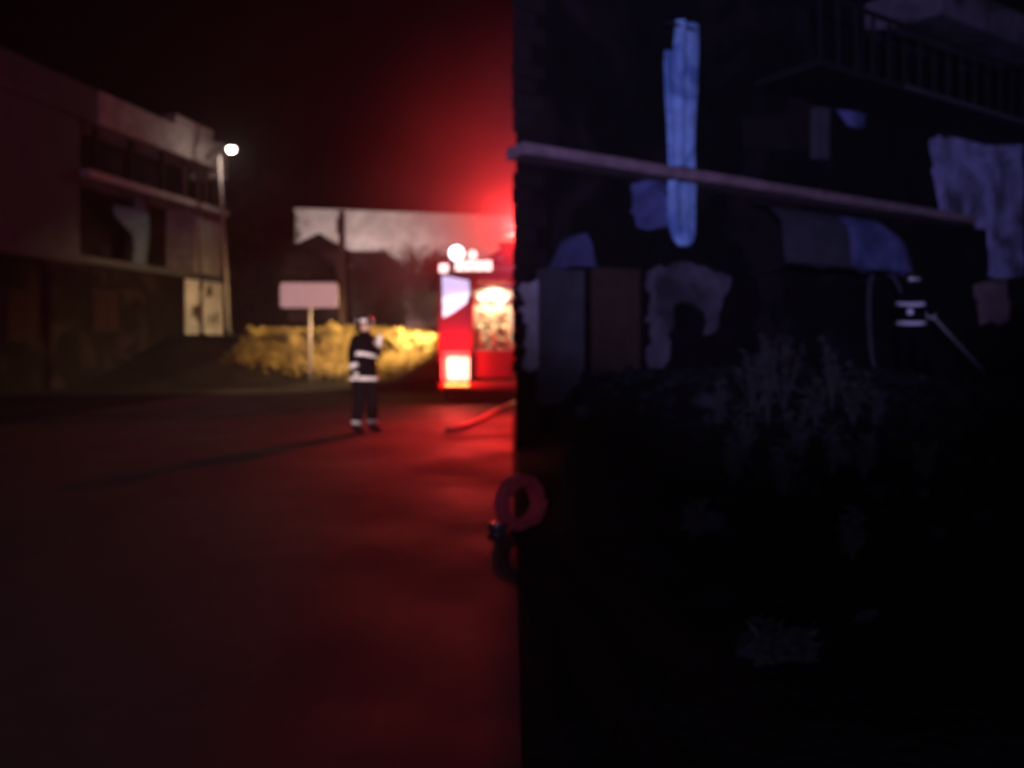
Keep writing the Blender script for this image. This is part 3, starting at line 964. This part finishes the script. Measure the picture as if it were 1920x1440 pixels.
def firefighter(pos, heading, label, pose):
    """local frame: x to the figure's right, y forward, z up"""
    T = Matrix.Translation(pos) @ Matrix.Rotation(heading, 4, 'Z')
    p = thing('person', pos, label, 'person')
    V = Vector
    J = {'pelvis': (V((0, 0, .95)), .15), 'waist': (V((0, .0, 1.10)), .145), 'chest': (V((0, .0, 1.32)), .165), 'neckb': (V((0, .0, 1.47)), .085),
         'neck': (V((0, .02, 1.54)), .058), 'head': (V((0, .035, 1.63)), .085), 'crown': (V((0, .02, 1.73)), .082)}
    E = [('pelvis', 'waist'), ('waist', 'chest'), ('chest', 'neckb'), ('neckb', 'neck'), ('neck', 'head'), ('head', 'crown')]
    for s, n in ((-1, 'l'), (1, 'r')):
        fx, fy = pose['feet'][n]
        J['hip' + n] = (V((.10 * s, 0, .88)), .115)
        J['knee' + n] = (V((.10 * s + (fx - .1 * s) * .5, fy * .5 + .04, .50)), .085)
        J['ankle' + n] = (V((fx, fy, .12)), .065)
        J['heel' + n] = (V((fx, fy - .03, .055)), .052)
        J['toe' + n] = (V((fx + .02 * s, fy + .17, .045)), .043)
        E += [('pelvis', 'hip' + n), ('hip' + n, 'knee' + n), ('knee' + n, 'ankle' + n), ('ankle' + n, 'heel' + n), ('heel' + n, 'toe' + n)]
        sh = V((.185 * s, 0, 1.43)); el, wr = V(pose['elbow'][n]), V(pose['wrist'][n])
        J['sh' + n] = (sh, .085)
        J['el' + n] = (el, .062); J['wr' + n] = (wr, .042)
        d = V(pose['hand'][n]).normalized()
        J['palm' + n] = (wr + d * .08, (.042, .026))
        E += [('chest', 'sh' + n), ('sh' + n, 'el' + n), ('el' + n, 'wr' + n), ('wr' + n, 'palm' + n)]
    vs, fs = skin_mesh(J, E, 'pelvis')
    bm_ = MB(); bm_.smooth = True
    def zone(c):
        if c.z > 1.535: return 1
        for n in 'lr':
            if (c - J['palm' + n][0]).length < .075: return 2
        if c.z < .16: return 3
        return 0
    for f in fs:
        c = sum((vs[i] for i in f), Vector()) / len(f)
        bm_.m.append(zone(c)); bm_.sm.append(True); bm_.f.append(f)
    bm_.v = [v.copy() for v in vs]
    # fingers: four curled chains and a thumb leaving the side of each palm
    for s, n in ((-1, 'l'), (1, 'r')):
        d = V(pose['hand'][n]).normalized()
        up_ = V(pose['palmn'][n]).normalized()          # direction the fingers curl to
        side = d.cross(up_).normalized()
        base = J['palm' + n][0]
        bm_.mi = 2
        for k, (off, ln) in enumerate(((-.030, .070), (-.010, .080), (.011, .075), (.031, .058))):
            b0 = base + side * off - d * .01
            p1 = b0 + d * (.02 + ln * .42)
            p2 = p1 + (d * .45 + up_ * .9).normalized() * ln * .38
            p3 = p2 + (d * -.5 + up_ * .85).normalized() * ln * .32
            bm_.tube([b0, p1, p2, p3], [.0125, .0115, .0105, .008], 8)
        th0 = base - d * .045 + side * -.03
        p1 = th0 + side * -.032 + d * .025 + up_ * .012
        p2 = p1 + d * .034 + up_ * .022
        bm_.tube([th0, p1, p2], [.015, .013, .009], 8)
        bm_.mi = 0
    # face: brow, nose, lips, ears
    bm_.mi = 1
    bm_.ball(V((0, .125, 1.632)), (.014, .022, .024), 8, 6)
    bm_.ball(V((0, .118, 1.585)), (.024, .010, .007), 8, 6)
    for s in (-1, 1):
        bm_.ball(V((.087 * s, .025, 1.64)), (.012, .020, .033), 8, 6)
        bm_.ball(V((.034 * s, .112, 1.672)), (.022, .008, .006), 8, 6)
    bm_.mi = 0
    body = bm_.build('body', [M['suit'], M['skin'], M['glove'], M['boot']], p, T)
    for s in (-1, 1):
        q = MB(); q.smooth = True
        q.ball(V((.034 * s, .108, 1.655)), (.012, .009, .008), 8, 6).build('eye', M['boot'], p, T)
    # long turnout coat over the torso
    prof = [(.79, .225, .185), (.95, .218, .180), (1.06, .208, .172), (1.2, .212, .172), (1.34, .218, .165), (1.43, .20, .14), (1.485, .13, .105), (1.535, .085, .085)]
    def coat_r(z):
        for (a, b) in zip(prof, prof[1:]):
            if a[0] <= z <= b[0]:
                f = (z - a[0]) / (b[0] - a[0])
                return a[1] + (b[1] - a[1]) * f, a[2] + (b[2] - a[2]) * f
        return prof[0][1:]
    lean = pose.get('lean', 0)
    def cring(z, ex=0.0, wob=0.0):
        a, b = coat_r(z)
        pts = []
        for i in range(28):
            an = 2 * math.pi * i / 28
            wv = 1 + .035 * math.sin(an * 5 + z * 6) * ss(1.3, .8, .8 + (1.3 - .8)) if False else 1 + .03 * math.sin(an * 5 + z * 5) * ss(1.35 - z, 0, .5)
            pts.append(V(((a + ex) * math.cos(an) * wv, .005 + (b + ex) * math.sin(an) * wv, z + wob * math.sin(an * 2 + .6))))
        return pts
    m = MB(); m.smooth = True
    zz = [.79, .84, .9, .98, 1.06, 1.13, 1.2, 1.27, 1.34, 1.39, 1.43, 1.46, 1.485, 1.51, 1.535]
    m.loft([cring(z) for z in zz], cap=False)
    inner = [[v + (V((0, 0, v.z)) - v) * .07 for v in cring(z)] for z in (.79, .95)]
    m.loft([cring(.79), inner[0], inner[1]], cap=False)
    coat = m.build('coat', M['suit'], p, T)
    for z, wb in pose['bands']:
        q = MB(); q.smooth = True
        q.loft([cring(z - .026, .006, wb), cring(z - .026, .012, wb), cring(z + .026, .012, wb), cring(z + .026, .006, wb)], cap=False)
        q.build('reflective_band', M['reflective'], coat, T)
    # collar
    q = MB(); q.smooth = True
    q.loft([ringpts((0, .005, 1.49), V((.098, 0, 0)), V((0, .092, 0))), ringpts((0, .0, 1.555), V((.09, 0, 0)), V((0, .085, 0))), ringpts((0, .0, 1.555), V((.08, 0, 0)), V((0, .075, 0)))], cap=False).build('collar', M['suit'], coat, T)
    # sleeve and ankle bands
    def limb_band(a, b, f, r, ww=.028, name='reflective_band'):
        a, b = V(a), V(b); c = a.lerp(b, f); d = (b - a).normalized()
        x = d.orthogonal().normalized(); y = d.cross(x)
        q = MB(); q.smooth = True
        q.loft([ringpts(c - d * ww, x * r, y * r, 16), ringpts(c - d * ww, x * (r + .007), y * (r + .007), 16), ringpts(c + d * ww, x * (r + .007), y * (r + .007), 16), ringpts(c + d * ww, x * r, y * r, 16)], cap=False)
        q.build(name, M['reflective'], p, T)
    for n in pose.get('sleeve', ''):
        limb_band(J['el' + n][0], J['wr' + n][0], .62, .060)
    for n in pose.get('ankles', ''):
        limb_band(J['knee' + n][0], J['ankle' + n][0], .88, .076)
    for n in 'lr':       # wide trouser legs over the boots
        a, b = J['hip' + n][0], J['knee' + n][0]; c = J['ankle' + n][0]
        q = MB(); q.smooth = True
        def rg(cn, r): return ringpts(cn, V((r, 0, 0)), V((0, r, 0)), 18)
        q.loft([rg(a, .118), rg(a.lerp(b, .5), .112), rg(b, .092), rg(b.lerp(c, .5), .086), rg(c + V((0, 0, .03)), .080), rg(c + V((0, 0, .03)), .07)], cap=False)
        q.build('trouser_leg', M['suit'], p, T)
    # helmet
    q = MB(); q.smooth = True
    rings = []
    for k in range(9):
        a = (math.pi / 2) * k / 8
        rings.append(ringpts((0, .018, 1.675 + .155 * math.sin(a)), V((.122 * max(.05, math.cos(a)), 0, 0)), V((0, .145 * max(.05, math.cos(a)), 0))))
    brim = [ringpts((0, .018, 1.655), V((.126, 0, 0)), V((0, .15, 0))), ringpts((0, .018, 1.665), V((.150, 0, 0)), V((0, .178, 0)))]
    q.loft(brim + rings)
    hm = q.build('helmet', M['helmet'], p, T)
    for sgn in pose.get('hstripe', ()):
        q = MB(); q.smooth = True
        r2 = []
        for k in range(7):
            an = sgn + (k - 3) * .13
            e = V((math.cos(an) * .122, .018 + math.sin(an) * .145, 0))
            o_ = V((math.cos(an), math.sin(an), 0)) * .006
            r2.append([e + V((0, 0, 1.69)) + o_ * 0, e + o_ + V((0, 0, 1.69)), e * .96 + o_ + V((0, .001, 1.738)), e * .96 + V((0, .001, 1.738))])
        q.loft(r2)
        q.build('reflective_patch', M['reflective'], hm, T)
    # neck curtain at the back of the helmet
    q = MB(); q.smooth = True
    arc = []
    for zi, (z, r) in enumerate(((1.665, .115), (1.60, .118), (1.54, .122))):
        arc.append([V((math.cos(a) * r, .0 + math.sin(a) * r * 1.05, z)) for a in [math.pi + math.pi * i / 14 for i in range(15)]])
    fs2 = []
    vs2 = [v for r in arc for v in r] + [v * 1 + V((0, -.008, 0)) for r in arc for v in r]
    for j in range(2):
        for i in range(14):
            fs2.append((j * 15 + i, j * 15 + i + 1, (j + 1) * 15 + i + 1, (j + 1) * 15 + i))
            fs2.append((45 + j * 15 + i, 45 + (j + 1) * 15 + i, 45 + (j + 1) * 15 + i + 1, 45 + j * 15 + i + 1))
    q.add(vs2, fs2)
    q.build('neck_curtain', M['suit'], hm, T)
    return p, T, J


pos1 = Vector(((682 - 960) / F * 12.3, 12.3, 0.004))
p1, T1, J1 = firefighter(pos1, R(-122), 'firefighter in dark suit with white reflective bands standing on the road by the engine', {
    'feet': {'l': (-.13, .06), 'r': (.12, -.05)},
    'elbow': {'l': (-.30, .04, 1.17), 'r': (.29, .00, 1.16)},
    'wrist': {'l': (-.13, .20, 1.30), 'r': (.27, .09, .95)},
    'hand': {'l': (.25, .15, .8), 'r': (-.02, .15, -1)},
    'palmn': {'l': (1, .1, .1), 'r': (-1, .2, 0)},
    'ankles': 'lr', 'bands': [(1.19, .022), (.83, .006)], 'sleeve': 'r', 'hstripe': (.5, -.9, 2.2)})
# radio in his raised hand
rp = T1 @ (J1['palml'][0] + Vector((.03, .045, .05)))
ro = thing('hand_radio', rp, 'small pale hand radio held up by the firefighter on the road', 'radio')
MB().bbox(rp + Vector((-.028, -.02, -.07)), rp + Vector((.028, .02, .07)), .008).build('case', M['white'], ro)
MB().tube([rp + Vector((.015, 0, .07)), rp + Vector((.015, 0, .19))], .006, 6).build('antenna', M['rubber'], ro)

x2, y2 = (1708 - 960) / F * 13.1, 13.1
pos2 = Vector((x2, y2, ground_h(x2, y2) - .01))
p2, T2, J2 = firefighter(pos2, R(-40), 'firefighter in black at the burnt wall holding a long sloping pole', {
    'feet': {'l': (-.13, .03), 'r': (.14, .10)},
    'elbow': {'l': (-.30, .05, 1.17), 'r': (.31, .03, 1.18)},
    'wrist': {'l': (-.12, .28, 1.12), 'r': (.22, .27, 1.12)},
    'hand': {'l': (.6, .6, .0), 'r': (.1, .9, -.1)},
    'palmn': {'l': (.2, 0, 1), 'r': (-.3, 0, 1)},
    'bands': [(1.31, .012), (1.0, .006)], 'sleeve': 'lr', 'hstripe': (-1.2, -.2, 2.6, 1.5)})
q = MB(); q.smooth = True
q.ball(Vector((.03, -.178, 1.18)), (.05, .008, .05), 12, 8)
q.build('back_badge', M['reflective'], p2, T2)
# pike pole held in front of him, its tip down to the right
ha = T2 @ (J2['palmr'][0] + Vector((0, .03, .02)))
e1 = P(1736, 586, ha.y); e2 = P(1812, 668, ha.y + .05)
dr_ = (e2 - e1).normalized()
sh_ = ha - (e1 + dr_ * .10)
pk = thing('pike_pole', e1 + sh_, 'long pale pole sloping down from the hands of the firefighter at the burnt wall', 'tool')
m = MB(); m.smooth = True
m.tube([e1 + sh_ - dr_ * .35, e2 + sh_ + dr_ * .25], .018, 8).build('shaft', M['pole'], pk)
m = MB(); m.tube([e2 + sh_ + dr_ * .25, e2 + sh_ + dr_ * .42], [.022, .004], 8)
m.build('tip', M['metal_l'], pk)
m = MB(); m.tube([e2 + sh_ + dr_ * .28, e2 + sh_ + dr_ * .33 + Vector((.05, 0, .03)), e2 + sh_ + dr_ * .30 + Vector((.09, 0, .0))], [.012, .010, .004], 6)
m.build('hook', M['metal_l'], pk)

# hose over his shoulder, falling behind him to the ground
m = MB(); m.smooth = True
sh2 = T2 @ Vector((-.17, .0, 1.56))
k1 = P(1676, 516, sh2.y + .05); k2 = P(1645, 507, sh2.y + .1)
gq = Vector((k2.x - .75, k2.y - .3, 0)); gq.z = ground_h(gq.x, gq.y) + .035
fr = T2 @ Vector((-.10, .24, 1.25))
gq = Vector((k2.x - .12, k2.y - .05, 0)); gq.z = ground_h(gq.x, gq.y) + .035
pts = [T2 @ Vector((-.06, .33, 1.13)), fr, sh2, k1, k2, k2 + Vector((-.14, -.01, -.12)), gq + Vector((-.05, .0, .9)), gq + Vector((.03, 0, .12)), gq + Vector((.25, -.1, .0)), gq + Vector((.5, -.05, .0))]
# smooth it
def smooth(pts, it=3):
    pts = [Vector(q) for q in pts]
    for _ in range(it):
        n_ = [pts[0]]
        for a, b in zip(pts, pts[1:]):
            n_ += [a.lerp(b, .25), a.lerp(b, .75)]
        pts = n_ + [pts[-1]]
    return pts
m.tube(smooth(pts), .034, 8)
tag(m.build('shoulder_hose', M['hose_d']), 'hose looped over the shoulder of the firefighter at the burnt wall', 'hose')

# ------------------------------------------------------------------ rubble and broken blocks in the dark yard
def chunk(m, c, r, rnd):
    bm = bmesh.new()
    bmesh.ops.create_icosphere(bm, subdivisions=1, radius=1)
    q = Matrix.Rotation(rnd.uniform(0, 6), 3, Vector((rnd.gauss(0, 1), rnd.gauss(0, 1), rnd.gauss(0, 1))).normalized())
    sc_ = Vector((rnd.uniform(.6, 1.3), rnd.uniform(.6, 1.3), rnd.uniform(.4, .9))) * r
    vs = []
    for v in bm.verts:
        a = v.co * rnd.uniform(.75, 1.15)
        vs.append(Vector(c) + q @ Vector((a.x * sc_.x, a.y * sc_.y, a.z * sc_.z)))
    bm.verts.index_update()
    m.add(vs, [[v.index for v in f.verts] for f in bm.faces])
    bm.free()


rnd = random.Random(9)
m = MB()
for k in range(1500):
    t = rnd.uniform(-.2, 12); w = abs(rnd.gauss(2.3, 1.6)) + .1
    p = FQ(t, w, 0)
    if p.x < .3 or p.y < 2.2: continue
    h0 = ground_h(p.x, p.y)
    if k % 3:
        chunk(m, (p.x, p.y, h0 + .01), rnd.uniform(.015, .07), rnd)
    else:
        q = Matrix.Rotation(rnd.uniform(0, 6.28), 3, 'Z') @ Matrix.Rotation(rnd.gauss(0, .5), 3, 'X') @ Matrix.Rotation(rnd.gauss(0, .5), 3, 'Y')
        l = rnd.uniform(.06, .12)
        m.hexa([Vector((p.x, p.y, h0 + .03)) + q @ Vector(v) for v in ((-l, -.05, -.03), (l, -.05, -.03), (l, .05, -.03), (-l, .05, -.03), (-l, -.05, .03), (l, -.05, .03), (l, .05, .03), (-l, .05, .03))])
tag(m.build('rubble', M['rubble']), 'small dark rubble strewn over the yard before the burnt building', kind='stuff')

# dry weeds standing in the yard
def weed(px, py, hgt, lab, seed):
    rnd = random.Random(seed)
    for i in range(900):
        q = P(px, py, 2.0 + i * .02)
        if q.z <= ground_h(q.x, q.y): break
    q.z = ground_h(q.x, q.y) - .02
    t = thing('weed', q, lab, 'weed', 'dry weeds in the yard')
    for k in range(7):
        a = rnd.uniform(0, 6.28); l = hgt * rnd.uniform(.6, 1.05); sp = rnd.uniform(.05, .3) * hgt
        e = q + Vector((math.cos(a) * sp, math.sin(a) * sp, l))
        m = MB(); m.tube([q, q.lerp(e, .5) + Vector((0, 0, .05)), e], [.007, .005, .003], 5)
        st = m.build('stem', M['weed'], t)
        m = MB()
        for j in range(16):
            f = rnd.uniform(.25, 1); p = q.lerp(e, f)
            d = Vector((rnd.gauss(0, 1), rnd.gauss(0, 1), rnd.gauss(.2, .6))).normalized() * rnd.uniform(.04, .10)
            b = d.orthogonal().normalized() * .014
            m.add([p, p + d * .5 + b, p + d, p + d * .5 - b], [(0, 1, 2, 3)])
        tag(m.build('foliage', M['weed'], st), kind='stuff')


rnd_w = random.Random(77)
for k, (px, py, hgt, lab) in enumerate((
        (1375, 905, .42, 'dry weed in the middle of the yard, below the arched plaster'),
        (1470, 930, .50, 'leaning weed nearer than the tall one below the awning'),
        (1530, 800, .60, 'thin weed right of the tallest one'),
        (1300, 1010, .30, 'weed beside the low grey block in the middle'),
        (1600, 1050, .34, 'weed between the awning block and the lower right block'),
        (1735, 900, .38, 'weed under the sloping pole'),
        (1440, 1245, .20, 'small weed at the nearest grey block'),
        (1500, 1240, .16, 'smallest weed, right of the nearest block'),
        (1470, 770, .85, 'tall weed just right of the tallest one'),
        (1410, 770, .70, 'tall weed just left of the tallest one'),
        (1600, 800, .75, 'broad weed under the blue awning end'),
        (1560, 770, .80, 'upright weed at the wall under the middle of the awning'),
        (1500, 860, .60, 'weed leaning in front of the thin one'),
        (1400, 850, .50, 'weed under the left end of the awning, lower row'),
        (1620, 900, .42, 'weed right of the grey block below the awning'))):
    weed(px, py, hgt, lab, 40 + k)
weed(1440, 800, .95, 'tallest dry weed below the awning', 1)
weed(1345, 800, .45, 'low dry weed beside the pale block under the arched plaster', 2)
weed(1560, 890, .50, 'dry weed in front of the awning beside a grey block', 3)
weed(1640, 800, .40, 'short dry weed left of the firefighter at the wall', 4)

spots = [(1095, 780, 'lone pale block left in the dark yard', .10), (1330, 765, 'tall pale block below the arched plaster', .16), (1325, 800, 'pale block just in front of the tall one', .09),
         (1320, 990, 'low grey block in the middle of the yard', .12), (1585, 872, 'grey block below the awning', .13), (1412, 1228, 'nearest grey block at the bottom', .09),
         (1622, 1165, 'small grey block in the lower right yard', .07), (1732, 932, 'tiny pale block under the pole', .05)]
for px, py, lab, r in spots:
    d = 4.0
    best = None
    for i in range(600):      # walk along the sight line to the ground
        d = 2.0 + i * .025
        q = P(px, py, d)
        if q.z <= ground_h(q.x, q.y): break
    m = MB()
    chunk(m, (q.x, q.y, ground_h(q.x, q.y) + r * .35), r * 1.2, rnd)
    tag(m.build('broken_block', M['block']), lab, 'block', 'broken blocks in the yard')

# ------------------------------------------------------------------ haze
hz = MB().box((-210, -210, -1.0), (210, 210, 12.5))
hm_ = bpy.data.materials.new('haze')
hm_.use_nodes = True
t = hm_.node_tree
t.nodes.clear()
pv = t.nodes.new('ShaderNodeVolumePrincipled')
pv.inputs['Color'].default_value = (.9, .88, .88, 1)
pv.inputs['Density'].default_value = .0026
pv.inputs['Anisotropy'].default_value = .6
om = t.nodes.new('ShaderNodeOutputMaterial')
t.links.new(pv.outputs[0], om.inputs['Volume'])
tag(hz.build('haze', hm_), kind='stuff')

# thin smoke drifting over the fire engine
smc = Vector((.75, 20.6, 5.0)); smr = 6.0
m = MB(); m.smooth = True
m.ball((0, 0, 0), smr, 24, 16)
so_ = m.build('smoke', None)
so_.location = smc
sm_ = bpy.data.materials.new('smoke')
sm_.use_nodes = True
t = sm_.node_tree; t.nodes.clear(); N = t.nodes; L = t.links
tc = N.new('ShaderNodeTexCoord')
vl = N.new('ShaderNodeVectorMath'); vl.operation = 'LENGTH'
L.new(tc.outputs['Object'], vl.inputs[0])
mr = N.new('ShaderNodeMapRange'); mr.inputs[1].default_value = 0; mr.inputs[2].default_value = smr; mr.inputs[3].default_value = 1; mr.inputs[4].default_value = 0
L.new(vl.outputs['Value'], mr.inputs[0])
pw = N.new('ShaderNodeMath'); pw.operation = 'POWER'; pw.inputs[1].default_value = 1.8
L.new(mr.outputs[0], pw.inputs[0])
nz = N.new('ShaderNodeTexNoise'); nz.inputs['Scale'].default_value = .55; nz.inputs['Detail'].default_value = 3
L.new(tc.outputs['Object'], nz.inputs['Vector'])
m2 = N.new('ShaderNodeMath'); m2.operation = 'MULTIPLY'
L.new(pw.outputs[0], m2.inputs[0]); L.new(nz.outputs['Fac'], m2.inputs[1])
m3 = N.new('ShaderNodeMath'); m3.operation = 'MULTIPLY'; m3.inputs[1].default_value = .36
L.new(m2.outputs[0], m3.inputs[0])
pv = N.new('ShaderNodeVolumePrincipled')
pv.inputs['Color'].default_value = (.85, .8, .8, 1)
L.new(m3.outputs[0], pv.inputs['Density'])
om = N.new('ShaderNodeOutputMaterial'); L.new(pv.outputs[0], om.inputs['Volume'])
so_.data.materials.clear(); so_.data.materials.append(sm_)
tag(so_, 'thin red lit smoke over the fire engine', kind='stuff')
